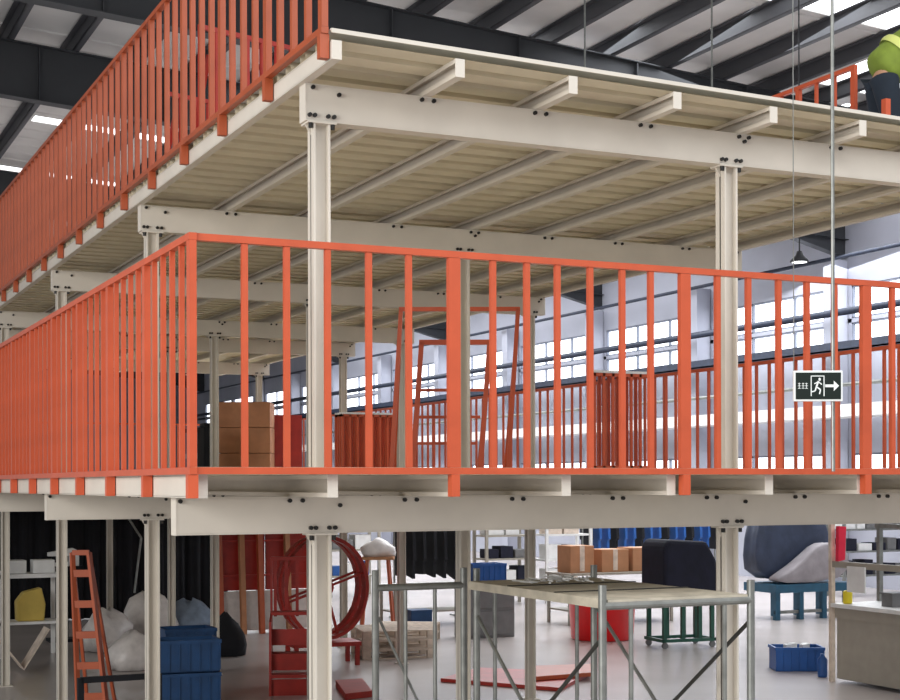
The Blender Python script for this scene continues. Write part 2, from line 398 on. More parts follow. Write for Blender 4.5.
# things standing on the lower deck
ZD = ZB1b+JH+.038
def portal(lab, u0, u1, D, h, lean, wd, m=ORANGE):
    x0, y0 = at(u0, D); x1, y1 = at(u1, D); L = math.hypot(x1-x0, y1-y0)
    t = thing('access_frame', lab, 'steel frame', (x0, y0, ZD), math.atan2(y1-y0, x1-x0), 'orange frames on the lower deck')
    p = MB().bar((0, 0, 0), (lean, 0, h), wd); p.build('post', m, t)
    p = MB().bar((L, 0, 0), (L+lean, 0, h), wd); p.build('post', m, t)
    MB().bar((lean-wd/2, 0, h), (L+lean+wd/2, 0, h), wd).build('crossbar', m, t)
    MB().bar((0, 0, .02), (0, .8, .02), wd).build('foot', m, t); MB().bar((L, 0, .02), (L, .8, .02), wd).build('foot', m, t)
    n = 3
    for k in range(n):
        MB().bar((.02+lean*k/n, .05+.5*(1-k/n), h*(.25+.2*k)), (L-.02+lean*k/n, .05+.5*(1-k/n), h*(.25+.2*k)), wd*.6).build('rung', m, t) if lab.startswith('smaller') else None
    MB().bar((0, .8, .02), (lean, .02, h*.96), wd*.7).build('brace', m, t); MB().bar((L, .8, .02), (L+lean, .02, h*.96), wd*.7).build('brace', m, t)
    return t
portal('tall orange open frame leaning right on the lower deck', 391, 508, 14.2, 1.58, .1, .04)
portal('smaller orange frame inside the taller leaning frame', 412, 480, 14.9, 1.33, .1, .05)
x, y = at(247, 24.5)
for k in range(3):
    co = thing('brown_carton', 'brown carton at the back left of the lower deck, %s of the stack' % ['bottom', 'middle', 'top'][k], 'box', (x, y, ZD+.002+k*.42), -TH, 'stacked cartons on the lower deck')
    MB().box(-.42, .42, -.3, .3, 0, .415).build('box_body', PLY, co, bevel=.01)
    MB().box(-.03, .03, -.302, .302, .02, .417).build('tape', CARD, co)
x, y = at(284, 25)
o = MB(); 
for k in range(7): o.box(-.32, .32, k*.06, k*.06+.03, 0, 1.08-.02*(k % 2))
tag(o.build('stacked_panel', RED, loc=(x, y, ZD)), 'row of upright red boards behind the second front column', 'boards')
def panel_pile(lab, u, D, n, wdt, h, rz=0, z=ZD):
    x, y = at(u, D); t = thing('spare_railing', lab, 'railing panel', (x, y, z), rz)
    for k in range(n):
        yy = k*.09
        m = MB().box(0, wdt, yy, yy+.03, h-.035, h).box(0, wdt, yy, yy+.03, .08, .11)
        for i in range(int(wdt/.12)+1): m.box(i*.12, i*.12+.03, yy, yy+.03, 0, h)
        fo = m.build('panel', ORANGE, t)
        MB().box(0, wdt, yy+.005, yy+.025, h+.002, h+.03).build('end_cap', WHITE, fo)
    return t
panel_pile('stack of spare orange railing panels with white tops, beside the leaning frames', 342, 22, 4, 1.0, .95)
panel_pile('pair of spare orange railing panels in front of the far railing', 594, 16.6, 2, .7, 1.15)
x, y = at(207, 23)
tag(MB().box(-.1, .1, -.2, .2, 0, .8).box(-.08, .08, -.15, .15, .8, .86).build('black_bin', BLK, loc=(x, y, ZD), bevel=.02), 'narrow black bin behind the railing corner post', 'bin')
# things on the upper deck
ZU = ZB2b+JH2+.062
for i, (x, y, wd, h) in enumerate([(3.0, 10.9, 1.0, 1.05), (3.2, 12.7, 1.2, 1.0)]):
    t = thing('spare_railing', 'spare orange railing panel stood on the upper deck, %s from the front corner' % ORD[i], 'railing panel', (x, y, ZU), .3)
    MB().box(0, wd, 0, .03, h-.035, h).build('top_rail', RED, t); MB().box(0, wd, -.004, .034, .06, .09).build('bottom_rail', RED, t)
    for k in range(int(wd/.14)+1): MB().box(k*.14, k*.14+.03, 0, .03, .0, h-.036).build('picket', RED, t)
    MB().bar((.1, .35, 0), (.1, .03, h*.8), .03).build('prop', RED, t); MB().bar((wd-.1, .35, 0), (wd-.1, .03, h*.8), .03).build('prop', RED, t)

# ------------------------------------------------------------------ person on the upper deck (mostly out of frame)
def skin_obj(name, verts, edges, radii, m, parent, sub=2, root=0):
    me = bpy.data.meshes.new(name); me.from_pydata(verts, edges, []); me.update()
    o = bpy.data.objects.new(name, me); COL.objects.link(o); o.parent = parent
    o.modifiers.new('skin', 'SKIN')
    if not me.skin_vertices: me.attributes.new('x', 'FLOAT', 'POINT')
    for i, sv in enumerate(me.skin_vertices[0].data):
        r = radii[i]; sv.radius = r if isinstance(r, tuple) else (r, r); sv.use_root = (i == root)
    s = o.modifiers.new('sub', 'SUBSURF'); s.levels = sub; s.render_levels = sub
    me.materials.append(m)
    return o
def skin_obj_safe(*a, **k):
    name, verts, edges, radii, m, parent = a[:6]
    bm = bmesh.new(); lay = bm.verts.layers.skin.verify(); vs = []
    for i, v in enumerate(verts):
        q = bm.verts.new(v); r = radii[i]; q[lay].radius = r if isinstance(r, tuple) else (r, r); q[lay].use_root = (i == 0); vs.append(q)
    for e in edges: bm.edges.new((vs[e[0]], vs[e[1]]))
    me = bpy.data.meshes.new(name); bm.to_mesh(me); bm.free(); me.materials.append(m)
    o = bpy.data.objects.new(name, me); COL.objects.link(o); o.parent = parent
    sk = o.modifiers.new('skin', 'SKIN'); sk.use_smooth_shade = True
    s = o.modifiers.new('sub', 'SUBSURF'); s.levels = 2; s.render_levels = 2
    return o
px, py = at(883, 12.2)
P = thing('person', 'person in a green hi-vis shirt and dark trousers bending on the upper deck', 'person', (px, py, ZU), -TH)
bv = [(0,0,.93),(.1,0,1.03),(.24,0,1.17),(.36,0,1.29),(.46,0,1.37),(.52,0,1.43),(.58,0,1.50),
      (.34,.17,1.26),(.44,.21,1.02),(.58,.17,.82),(.34,-.17,1.26),(.46,-.21,1.03),(.6,-.15,.84),
      (0,.09,.88),(.03,.1,.5),(-.02,.1,.09),(.1,.1,.04),(0,-.09,.88),(.06,-.1,.5),(.02,-.1,.09),(.14,-.1,.04)]
be = [(0,1),(1,2),(2,3),(3,4),(4,5),(5,6),(3,7),(7,8),(8,9),(3,10),(10,11),(11,12),(0,13),(13,14),(14,15),(15,16),(0,17),(17,18),(18,19),(19,20)]
br = [.12,.12,.13,.13,.06,.08,.095,.055,.042,.028,.055,.042,.028,.085,.058,.042,.03,.085,.058,.042,.03]
for (hx, hy, hz, sg, wi) in ((.61, .16, .76, 1, 9), (.63, -.14, .78, -1, 12)):
    base = len(bv); bv.append((hx, hy, hz)); br.append(.03); be.append((wi, base))
    for k, (dx, L) in enumerate(((-.03, .075), (-.01, .085), (.012, .08), (.032, .062))):
        a = len(bv); bv += [(hx+dx, hy, hz-.045), (hx+dx+.01, hy-.01*sg, hz-.045-L*.5), (hx+dx+.0, hy-.025*sg, hz-.045-L)]; br += [.0095, .0085, .007]
        be += [(base, a), (a, a+1), (a+1, a+2)]
    a = len(bv); bv += [(hx-.035, hy-.02*sg, hz-.01), (hx-.05, hy-.035*sg, hz-.045)]; br += [.011, .009]; be += [(base, a), (a, a+1)]
skin_obj_safe('body', bv, be, br, SKIN, P)
sv = [(-.05,0,.93),(.04,0,1.0),(.22,0,1.17),(.35,0,1.29),(.42,0,1.34),(.34,.19,1.26),(.42,.23,1.05),(.46,.22,.97),(.34,-.19,1.26),(.43,-.23,1.06),(.48,-.21,.99)]
SH = skin_obj_safe('shirt', sv, [(0,1),(1,2),(2,3),(3,4),(3,5),(5,6),(6,7),(3,8),(8,9),(9,10)], [(.2,.19),(.2,.19),.19,.16,.08,.085,.065,.06,.085,.065,.06], VIS, P)
M = Matrix.Translation((.13, 0, 1.09)) @ Matrix.Rotation(math.radians(48), 4, 'Y')
MB().lathe([(.188, -.02), (.196, 0), (.196, .03), (.188, .05)], 24, M, cap=False).build('reflective_band', VISY, SH, smooth=True)
tv = [(.0,0,.99),(0,.1,.84),(.03,.1,.5),(-.02,.1,.12),(0,-.1,.84),(.06,-.1,.5),(.02,-.1,.12)]
skin_obj_safe('trousers', tv, [(0,1),(1,2),(2,3),(0,4),(4,5),(5,6)], [(.13,.135),.12,.085,.07,.12,.085,.07], TROU, P)
MB().lathe([(.02, .1), (.07, .085), (.098, .04), (.104, 0), (.09, -.04)], 16, Matrix.Translation((.58, 0, 1.53)) @ Matrix.Rotation(math.radians(20), 4, 'Y'), cap=False).build('hair', HAIR, P, smooth=True)
fc = MB(); 
for s_ in (-1, 1): fc.lathe([(.001,-.01),(.012,0),(.001,.01)], 8, Matrix.Translation((.672, s_*.033, 1.5)))
fc.build('eyes', BLACK, P); MB().add([(.67,-.012,1.47),(.67,.012,1.47),(.7,0,1.465),(.67,0,1.51)], [(0,1,2),(0,2,3),(1,3,2)]).build('nose', SKIN, P)
MB().box(.655, .672, -.022, .022, 1.437, 1.444).build('mouth', RED, P)

# ------------------------------------------------------------------ exit sign on its rods
x, y = at(818, 8.7); zs = zz(387, 8.7)
T = thing('exit_sign', 'dark rectangular exit sign with running man and arrow hanging before the railing', 'sign', (x, y, zs), -TH)
Ws, Hs = .144, .09
MB().box(-Ws, Ws, -.012, .012, -Hs, Hs).build('sign_case', SIGNW, T, bevel=.004)
MB().box(-Ws+.012, Ws-.012, -.015, -.0125, -Hs+.012, Hs-.012).build('sign_face', SIGNB, T)
def flat(m, pts, y=-.018):   # thin raised mark
    m.prism(pts, y, -.0152, 'y')
m = MB()
flat(m, [(.04,-.008),(.09,-.008),(.09,-.03),(.12,0),(.09,.03),(.09,.008),(.04,.008)]); m.build('arrow', SIGNW, T)
m = MB()    # doorway outline and running man
for a in ([(-.045,-.06),(-.04,-.06),(-.04,.06),(-.045,.06)], [(.03,-.06),(.035,-.06),(.035,.06),(.03,.06)], [(-.045,.055),(.035,.055),(.035,.06),(-.045,.06)]): flat(m, a)
flat(m, [(.002,.03),(.012,.03),(.014,.042),(.007,.048),(.0,.042)])
for p, q, t_ in (((.0,.028),(-.012,-.005),.010),((-.012,-.005),(.012,-.022),.008),((.012,-.022),(.006,-.048),.007),((-.012,-.005),(-.02,-.03),.008),((-.02,-.03),(-.038,-.034),.007),((.0,.024),(.02,.008),.006),((-.002,.024),(-.024,.012),.006)):
    dx, dz = q[0]-p[0], q[1]-p[1]; L = math.hypot(dx, dz); nx, nz = -dz/L*t_/2, dx/L*t_/2
    flat(m, [(p[0]+nx,p[1]+nz),(q[0]+nx,q[1]+nz),(q[0]-nx,q[1]-nz),(p[0]-nx,p[1]-nz)])
m.build('running_man', SIGNW, T)
m = MB()    # four small characters at the left, as strokes
for k, cx in enumerate((-.112, -.09, -.07)):
    flat(m, [(cx-.007,.012),(cx+.007,.012),(cx+.007,.015),(cx-.007,.015)]); flat(m, [(cx-.008,-.001),(cx+.008,-.001),(cx+.008,.002),(cx-.008,.002)])
    flat(m, [(cx-.0015,-.016),(cx+.0015,-.016),(cx+.0015,.018),(cx-.0015,.018)]); flat(m, [(cx-.008,-.016),(cx+.008,-.016),(cx+.008,-.013),(cx-.008,-.013)])
m.build('lettering', SIGNW, T)
MB().tube((.095, .02, -.5), (.095, .02, 7.4), .011, 10).build('hanging_rod', GALV, T)
MB().tube((-.14, .0, Hs), (-.14, .0, 7.4), .003, 6).build('hanging_wire', GALV, T)

# pendant lamp and wires behind the upper deck edge
x, y = at(800, 22)
t = thing('pendant_lamp', 'small pendant lamp hanging below the roof right of the second front column', 'lamp', (x, y, zz(263, 22)))
MB().lathe([(.14, 0), (.13, .03), (.06, .1), (.04, .16)], 20).build('lamp_shade', DARK, t, smooth=True)
MB().lathe([(.11, -.005), (.1, .02)], 16).build('diffuser', SKYL, t)
MB().tube((0, 0, .15), (0, 0, roofz(x)-zz(263, 22)+.1), .012, 6).build('cord', DARK, t)
for u, lab in ((586, 'thin wire hanging from the roof left of the nearest purlins'), (713, 'thin wire hanging above the second front column')):
    x, y = at(u, 21.0); tag(MB().tube((0, 0, E+5.4), (0, 0, roofz(x)+.2), .015, 6).build('hanging_wire', GALV, loc=(x, y, 0)), lab, 'wire')

# ------------------------------------------------------------------ scaffolds in front
def scaffold_frame(t, x0, x1, y, H, inner=.2):
    for x in (x0, x1): MB().tube((x, y, 0), (x, y, H+.12), .024, 14).build('standard', GALV, t, smooth=False)
    MB().tube((x0, y, H), (x1, y, H), .024, 12).build('ledger', GALV, t)
    for x in (x0+inner, x1-inner): MB().tube((x, y, .0), (x, y, H-.02), .014, 10).build('inner_tube', GALV, t)
    MB().tube((x0, y, .5), (x1, y, .5), .016, 10).build('rung', GALV, t)
HS = 1.9
t = thing('scaffold', 'galvanised tube scaffold with a plank platform in front of the columns', 'scaffold', (4.36, 7.33, 0))
scaffold_frame(t, 0, 1.03, 0, HS, .19); scaffold_frame(t, .1, 1.03, 1.85, HS, .14)
MB().box(.03, 1.0, -.01, 1.84, HS-.02-.03+.03, HS+.035).build('platform', PLANK, t)
for y in (.62, 1.24): MB().box(.03, 1.0, y, y+.012, HS+.036, HS+.042).build('plank_joint', DTUBE, t)
for p, q, mm in (((0, 0, 1.72), (.02, 1.85, .4), DTUBE), ((1.03, 0, 1.78), (1.03, 1.85, .45), DTUBE), ((.1, 1.85, 1.7), (.0, .03, .5), GALV), ((1.03, 1.85, 1.75), (1.03, .03, .4), GALV)):
    MB().tube(p, q, .013, 10).build('cross_brace', mm, t)
t = thing('tube_scaffold', 'galvanised scaffold frame standing left of the plank platform', 'scaffold', (3.76, 9.3, 0))
scaffold_frame(t, 0, .66, 0, HS-.0, .22)
MB().tube((0.03, .02, 1.7), (.62, .02, .5), .01, 8).build('cross_brace', GALV, t); MB().tube((0, 0, .06), (0, .7, .06), .02).build('foot', GALV, t); MB().tube((.66, 0, .06), (.66, .7, .06), .02).build('foot', GALV, t)
m = MB()
for k in range(60):
    a = random.uniform(0, 6.28); r = random.uniform(0, 1); cx, cy = .3*r*math.cos(a), .2*r*math.sin(a); L = random.uniform(.03, .09); b = random.uniform(0, PI)
    z = random.uniform(0, .03)*(1.2-r)+.006; m.bar((cx, cy, z), (cx+L*math.cos(b), cy+L*math.sin(b), z+random.uniform(0, .012)), .014, .008)
tag(m.build('offcut_pile', WHITE, loc=(4.43+.42, 7.33+1.35, HS+.044)), 'heap of small pale offcuts lying on the scaffold platform', 'offcuts', kind='stuff')

# ------------------------------------------------------------------ goods on the floor
def crate(lab, loc, w_, d_, h_, m, rz=0, group=None, cat='crate'):
    t = thing('plastic_crate', lab, cat, loc, rz, group); b = .012
    MB().box(-w_/2, w_/2, -d_/2, -d_/2+b, 0, h_).box(-w_/2, w_/2, d_/2-b, d_/2, 0, h_).box(-w_/2, -w_/2+b, -d_/2, d_/2, 0, h_).box(w_/2-b, w_/2, -d_/2, d_/2, 0, h_).box(-w_/2, w_/2, -d_/2, d_/2, 0, b).build('shell', m, t)
    MB().box(-w_/2-.015, w_/2+.015, -d_/2-.015, -d_/2, h_-.04, h_).box(-w_/2-.015, w_/2+.015, d_/2, d_/2+.015, h_-.04, h_).box(-w_/2-.015, -w_/2, -d_/2, d_/2, h_-.04, h_).box(w_/2, w_/2+.015, -d_/2, d_/2, h_-.04, h_).build('rim', m, t)
    r = MB(); n = max(3, int(w_/.1))
    for k in range(n+1): xx = -w_/2+w_*k/n; r.box(xx-.006, xx+.006, -d_/2-.012, -d_/2, .02, h_-.04)
    r.build('ribs', m, t)
    return t
# big blue slotted crates left
x, y = fl(186, 735)
for k in range(3):
    crate('dark blue ribbed crate in the left stack, %s' % ['bottom one', 'middle one', 'top one'][k], (x, y, k*.34), .62, .42, .33, BLUED, -.1, 'dark blue crate stack')
x2, y2 = fl(184, 706)
crate('dark blue crate behind the stack at left', (x2+.1, y2+.3, 0), .6, .45, .9, BLUED, 0)
# bags on it and behind it
def blob(lab, name, cat, loc, sx, sy, sz, m, seed=0, group=None, z0=0):
    random.seed(seed); mb = MB(); n = 20; prof = [(.05, 0), (.85, .02), (1, .3), (.92, .6), (.6, .88), (.2, 1)]
    mb.lathe(prof, n)
    ph = [random.uniform(0, 6) for _ in range(4)]
    nv = []
    for (a, b, c_) in mb.v:
        an = math.atan2(b, a); k = 1+.12*math.sin(3*an+ph[0]+c_*3)+.08*math.sin(7*an+ph[1]-c_*5)
        nv.append((a*k*sx, b*k*sy, c_*sz*(1+.12*math.sin(2*an+ph[2])*(c_ > .2))))
    mb.v = nv
    o = mb.build(name, m, loc=loc, smooth=True); return tag(o, lab, cat, group)
x, y = fl(133, 668); blob('white stuffed sack nearest in the left heap', 'stuffed_sack', 'sack', (x, y, 0), .42, .35, .5, BAG, 1, 'sacks by the black curtain')
x, y = fl(106, 650); blob('pale sack behind the front sack at left', 'stuffed_sack', 'sack', (x, y, 0), .4, .35, .62, BAG, 2, 'sacks by the black curtain')
x, y = fl(148, 640); blob('pale sack partly behind the cream column at left', 'stuffed_sack', 'sack', (x, y, 0), .45, .35, .75, BAG, 3, 'sacks by the black curtain')
x, y = fl(188, 636); blob('grey-blue cloth bundle below the black curtain', 'cloth_bundle', 'bundle', (x, y, 0), .4, .35, .6, BAGB, 4)
x, y = fl(225, 655); blob('black filled bag on the floor beside the orange rack', 'black_bag', 'bag', (x, y, 0), .33, .3, .6, BLK, 5)
# curtains
def curtain(lab, x0, x1, y, z0, z1, m, name='hanging_curtain', cat='curtain'):
    mb = MB(); n = int((x1-x0)/.03); vs = []
    for i in range(n+1):
        xx = x0+(x1-x0)*i/n; off = .05*math.sin(xx*19)+.03*math.sin(xx*41+1)
        vs += [(xx, y+off*.6, z1), (xx, y+off, (z0+z1)/2), (xx+.01, y+off*1.3, z0)]
    fs = []
    for i in range(n):
        for k in range(2): a = i*3+k; fs.append((a, a+3, a+4, a+1))
    mb.add(vs, fs); o = mb.build(name, m, smooth=True)
    sd = o.modifiers.new('thick', 'SOLIDIFY'); sd.thickness = .015
    return tag(o, lab, cat)
curtain('tall black curtain hung across the back at lower left', 3.4, 8.5, 29.0, .02, 2.3, BLK)
t = thing('curtain_rail', 'white hooked rail along the top of the black curtain', 'rail', (3.2, 28.9, 0))
MB().tube((0, 0, 2.42), (5.5, 0, 2.42), .02).build('rail', WHITE, t)
for k in range(22): MB().bar((.25+k*.24, 0, 2.4), (.29+k*.24, -.02, 2.24), .02).build('hook', WHITE, t)
for q in (0, 5.5): MB().tube((q, 0, 0), (q, 0, 2.42), .02).build('post', WHITE, t)
t = thing('bent_tube', 'thin bent pale tube hanging in front of the black curtain', 'tube', (0, 0, 0)); 
pts = []
for u, v in ((127, 515), (141, 537), (134, 592)):
    x, y = at(u, 26.66); pts.append((x, y, zz(v, 26.66)))
MB().path(pts, .02, 8).build('tube', GALV, t); t2 = MB().tube(pts[0], (pts[0][0], pts[0][1], ZB1a), .012, 6).build('hanger', GALV, t)
# table with white frame at far left
x, y = fl(28, 655)
t = thing('white_cart', 'white tubular cart with an ochre bag at the left edge', 'cart', (x, y, 0))
for sx in (-.42, .42):
    for sy in (-.2, .3): MB().box(sx-.03, sx+.03, sy-.03, sy+.03, 0, 1.32).build('leg', WHITE, t)
MB().box(-.45, .45, -.23, .33, 1.2, 1.26).build('top', WHITE, t); MB().box(-.45, .45, -.23, .33, .5, .54).build('shelf', WHITE, t)
tag(MB().prism([(-.2,0),(.2,0),(.22,.25),(.16,.5),(-.1,.44),(-.21,.3)], -.12, .12, 'y').build('ochre_bag', OCH, loc=(x+.02, y, .541), bevel=.02), 'ochre paper bag on the shelf of the white cart', 'bag')
for k, (u, lab) in enumerate(((12, 'left white carton'), (33, 'right white carton'))):
    xx, yy = at(u, 22.3); tag(MB().box(-.16, .16, -.15, .15, 0, .2).build('white_carton', WHITE, loc=(x-.2+.42*k, y+.05, 1.262), bevel=.01), lab+' on top of the white cart', 'box')
x, y = fl(17, 668)
o = MB().add([(-.35,-.2,.5),(.0,-.2,.05),(.35,-.2,.6),(.35,.2,.6),(0,.2,.05),(-.35,.2,.5)], [(0,1,4,5),(1,2,3,4)]).build('open_carton', WOOD, loc=(x, y-.4, 0)); sd = o.modifiers.new('t', 'SOLIDIFY'); sd.thickness = .02
tag(o, 'folded-open beige carton flap below the white cart', 'carton')
x, y = fl(66, 640)
t = thing('dark_stand', 'dark metal stand with a pale machine head behind the cream column', 'stand', (x, y, 0))
MB().box(-.03, .03, -.03, .03, 0, 1.2).build('post', BLK, t); MB().box(-.3, .3, -.2, .2, 0, .05).build('base', BLK, t)
MB().box(-.35, .25, -.12, .12, 1.2, 1.25).build('table', BLK, t); MB().prism([(-.3,1.25),(.2,1.25),(.2,1.5),(.1,1.55),(-.3,1.48),(-.3,1.42),(.05,1.42),(.05,1.32),(-.3,1.3)], -.06, .06, 'y').build('machine_head', WHITE, t)
# orange step ladder at left
x, y = at(93, 14.5)
t = thing('step_ladder', 'orange step ladder leaning beside the second column at left', 'ladder', (x, y, 0), -.3)
zt = zz(552, 14.5)
L0, L1, R0, R1 = (-.2, 0, 0), (-.17, .1, zt), (.22, 0, 0), (.0, .1, zt)
L0, L1, R0, R1 = (-.13, 0, 0), (-.21, .1, zt), (.17, 0, 0), (-.05, .1, zt)
MB().bar(L0, L1, .045, .03).build('stile', ORANGE2, t); MB().bar(R0, R1, .06, .03).build('stile', ORANGE2, t)
for k in range(6):
    f = .12+k*.155; a = Vector(L0).lerp(Vector(L1), f); b = Vector(R0).lerp(Vector(R1), f); MB().bar(a, b, .03, .07).build('rung', ORANGE2, t)
MB().bar(L1, R1, .05, .05).build('top_cap', ORANGE2, t)
MB().bar((-.1, .75, 0), L1, .03).build('rear_leg', ORANGE2, t); MB().bar((.2, .75, 0), R1, .03).build('rear_leg', ORANGE2, t)
# black barrier
x, y = at(80, 12.6); x1_, y1_ = at(158, 12.9); zt = zz(677, 12.6)
t = thing('black_barrier', 'black tubular barrier rail low at the left', 'barrier', (x, y, 0), math.atan2(y1_-y, x1_-x)); L = math.hypot(x1_-x, y1_-y)
for q in (0, L): MB().bar((q, 0, 0), (q, 0, zt), .05).build('post', BLK, t)
MB().bar((0, 0, zt-.02), (L, 0, zt-.02), .05).build('rail', BLK, t)
# orange rack of boards
xa, ya = at(222, 25.5); xb, yb = at(318, 25.5)
t = thing('board_rack', 'rack of rust-red boards with orange posts at lower left centre', 'rack', (xa, 25.0, 0)); L = 1.75
xa_ = xa
for k, q in enumerate((.02, .42, .75, 1.25, 1.7)): MB().bar((q, -.1, 0), (q-.03, 0, 2.2), .1, .06).build('post', PLY if k % 2 else ORANGE2, t)
for q in range(4): MB().box(.05+q*.42, .44+q*.42, .1, .16, .75, 2.2).build('board', RED, t)
for zq in (1.0, 1.6, 1.75): MB().box(0, 1.75, -.02, .02, zq, zq+.03).build('crossbar', RED, t)
MB().box(.0, 1.7, .05, .1, .05, .74).build('white_sheet', BAG, t)
# red rolling stairs
x, y = fl(292, 690)
t = thing('rolling_stairs', 'red metal rolling stairs behind the first front column', 'stairs', (x, y, 0), -TH+.1)
for s_ in (-.27, .27):
    MB().prism([(-.5,0),(.5,0),(.5,1.65),(.42,1.65),(.38,.95),(-.4,.5+.4),(-.5,.2)], s_-.015, s_+.015, 'x').build('side_plate', RED, t)
for k in range(4): MB().box(-.27, .27, -.5+.2*k, -.25+.2*k, .22+.24*k, .26+.24*k).build('step', RED, t)
for k in range(3): MB().box(-.27, .27, -.46+.1*k, -.44+.1*k, .0+.3*k, .2+.3*k).build('riser', RED, t)
for k in range(4): MB().box(-.24+.14*k, -.2+.14*k, .4, .44, .9, 1.66).build('baluster', RED, t)
MB().box(-.27, .27, .38, .46, 1.62, 1.67).build('top_rail', RED, t)
# red reel right of the column
x, y = fl(322, 664)
t = thing('cable_reel', 'large red open reel behind the first front column', 'reel', (x, y, 0), -TH+.35)
M = Matrix.Translation((0, 0, 1.12)) @ Matrix.Rotation(PI/2, 4, 'X')
for s_ in (-.18, .18):
    mm = MB(); n = 28
    for i in range(n):
        a0, a1 = 2*PI*i/n, 2*PI*(i+1)/n
        mm.bar((.6*math.cos(a0), s_, 1.12+.72*math.sin(a0)), (.6*math.cos(a1), s_, 1.12+.72*math.sin(a1)), .2, .05)
    mm.build('rim', RED, t)
    for k in range(2): a = k*PI/2+.3; MB().bar((.6*math.cos(a), s_, 1.12+.7*math.sin(a)), (-.6*math.cos(a), s_, 1.12-.7*math.sin(a)), .06, .03).build('spoke', RED, t)
MB().tube((0, -.2, 1.12), (0, .2, 1.12), .12).build('hub', RED, t)
MB().box(-.5, .5, -.3, .3, .28, .34).build('bed', RED, t)
for sx in (-.45, .45):
    for sy in (-.25, .25): MB().box(sx-.03, sx+.03, sy-.03, sy+.03, 0, .3).build('leg', RED, t)
# red stuff on the floor
def slab(lab, u0, v0, u1, v1, u2, v2, u3, v3, m, h=.05, name='red_board', cat='board', z0=.002):
    pts = [fl(u0, v0), fl(u1, v1), fl(u2, v2), fl(u3, v3)]
    mb = MB(); mb.prism([(p[0], p[1]) for p in pts], z0, h, 'z'); return tag(mb.build(name, m, bevel=.004), lab, cat)
slab('red board lying on the floor right of the first front column', 335, 686, 362, 684, 372, 697, 345, 700, RED, .08)
slab('long red board lying flat on the floor in the middle', 440, 682, 478, 671, 590, 676, 560, 692, RED, .05)
slab('orange plank lying on top end of the long red board', 528, 674, 590, 672, 592, 681, 526, 686, ORANGE2, .11, 'orange_plank', 'plank', .056)
# orange trestle table with white sacks
x, y = fl(378, 632)
t = thing('trestle_table', 'orange-legged trestle table behind the left scaffold frame', 'table', (x, y, 0), -TH)
MB().box(-.28, .28, -.25, .25, 1.28, 1.33).build('tabletop', CARD, t)
for sx in (-.24, .22):
    for sy in (-.2, .2): MB().bar((sx*1.25, sy*1.2, 0), (sx*.8, sy, 1.28), .045).build('leg', ORANGE2, t)
blob('white plastic sack on the orange-legged trestle table', 'plastic_sack', 'sack', (x, y, 1.331), .32, .22, .3, BAG, 11)
# pallets
def pallet(lab, loc, rz, group):
    t = thing('wooden_pallet', lab, 'pallet', loc, rz, group)
    for k in range(6): MB().box(-.55, .55, -.5+.18*k, -.4+.18*k, .12, .14).build('deck_board', WOOD, t)
    for k in (-.5, 0, .42): MB().box(-.55, .55, k, k+.09, 0, .018).build('bottom_board', WOOD, t)
    for sx in (-.55, -.06, .43):
        for sy in (-.5, 0, .42): MB().box(sx, sx+.12, sy, sy+.09, .018, .12).build('block', WOOD, t)
    return t
x, y = fl(392, 655)
for k in range(3): pallet('pale wooden pallet, %s of the stack of three' % ['lowest', 'middle', 'topmost'][k], (x, y, k*.142), -TH+.25, 'stacked pallets')
x, y = fl(425, 648)
for k in range(2): pallet('pale wooden pallet, %s of the pair behind the stack' % ['lower', 'upper'][k], (x+.1, y+1.1, k*.142), -TH-.1, 'stacked pallets')
# white low tables
def table(lab, u, v, w_, d_, h_, top, leg, rz=0, name='work_table', shelf=True):
    x, y = fl(u, v); t = thing(name, lab, 'table', (x, y, 0), rz)
    MB().box(-w_/2, w_/2, -d_/2, d_/2, h_-.04, h_).build('tabletop', top, t)
    for sx in (-1, 1):
        for sy in (-1, 1): MB().box(sx*(w_/2-.05)-.025, sx*(w_/2-.05)+.025, sy*(d_/2-.05)-.025, sy*(d_/2-.05)+.025, 0, h_-.04).build('leg', leg, t)
    if shelf: MB().box(-w_/2+.06, w_/2-.06, -d_/2+.06, d_/2-.06, .25, .28).build('shelf', leg, t)
    return (x, y, h_)
tb1 = table('long white work table beyond the pallets', 428, 624, 1.7, .8, .75, WHITE, BENCHG)
x, y = fl(452, 641); tag(MB().box(-.2, .2, -.15, .15, 0, .42).build('blue_box', BLUED, loc=(x, y+1.4, 0), bevel=.01), 'dark blue box on the floor left of the second-row column', 'box')
def garment_rack(lab, u, v, L, h, m, n=9, base_m=GALV):
    x, y = fl(u, v); t = thing('garment_rack', lab, 'clothes rack', (x, y, 0))
    for q in (-L/2, L/2): MB().tube((q, 0, 0), (q, 0, h), .02).build('post', base_m, t); MB().tube((q, -.25, .03), (q, .25, .03), .02).build('foot', base_m, t)
    MB().tube((-L/2, 0, h), (L/2, 0, h), .02).build('rail', base_m, t)
    for k in range(n):
        q = -L/2+.1+(L-.2)*k/(n-1); g = MB()
        g.prism([(-.05,h-.06),(-.22,h-.16),(-.26,h-.75),(-.2,h-.8),(-.2,h-1.0-random.random()*.2),(.2,h-1.05),(.2,h-.8),(.26,h-.75),(.22,h-.16),(.05,h-.06)], q-.03, q+.03, 'x')
        g.build('garment', m if k % 3 else BLK, t)
garment_rack('rack of black garments left of the second-row column', 425, 618, 1.3, 1.9, BLK, 6)
garment_rack('rack of blue garments behind the brown cartons', 650, 596, 3.6, 2.1, BLUE, 16)
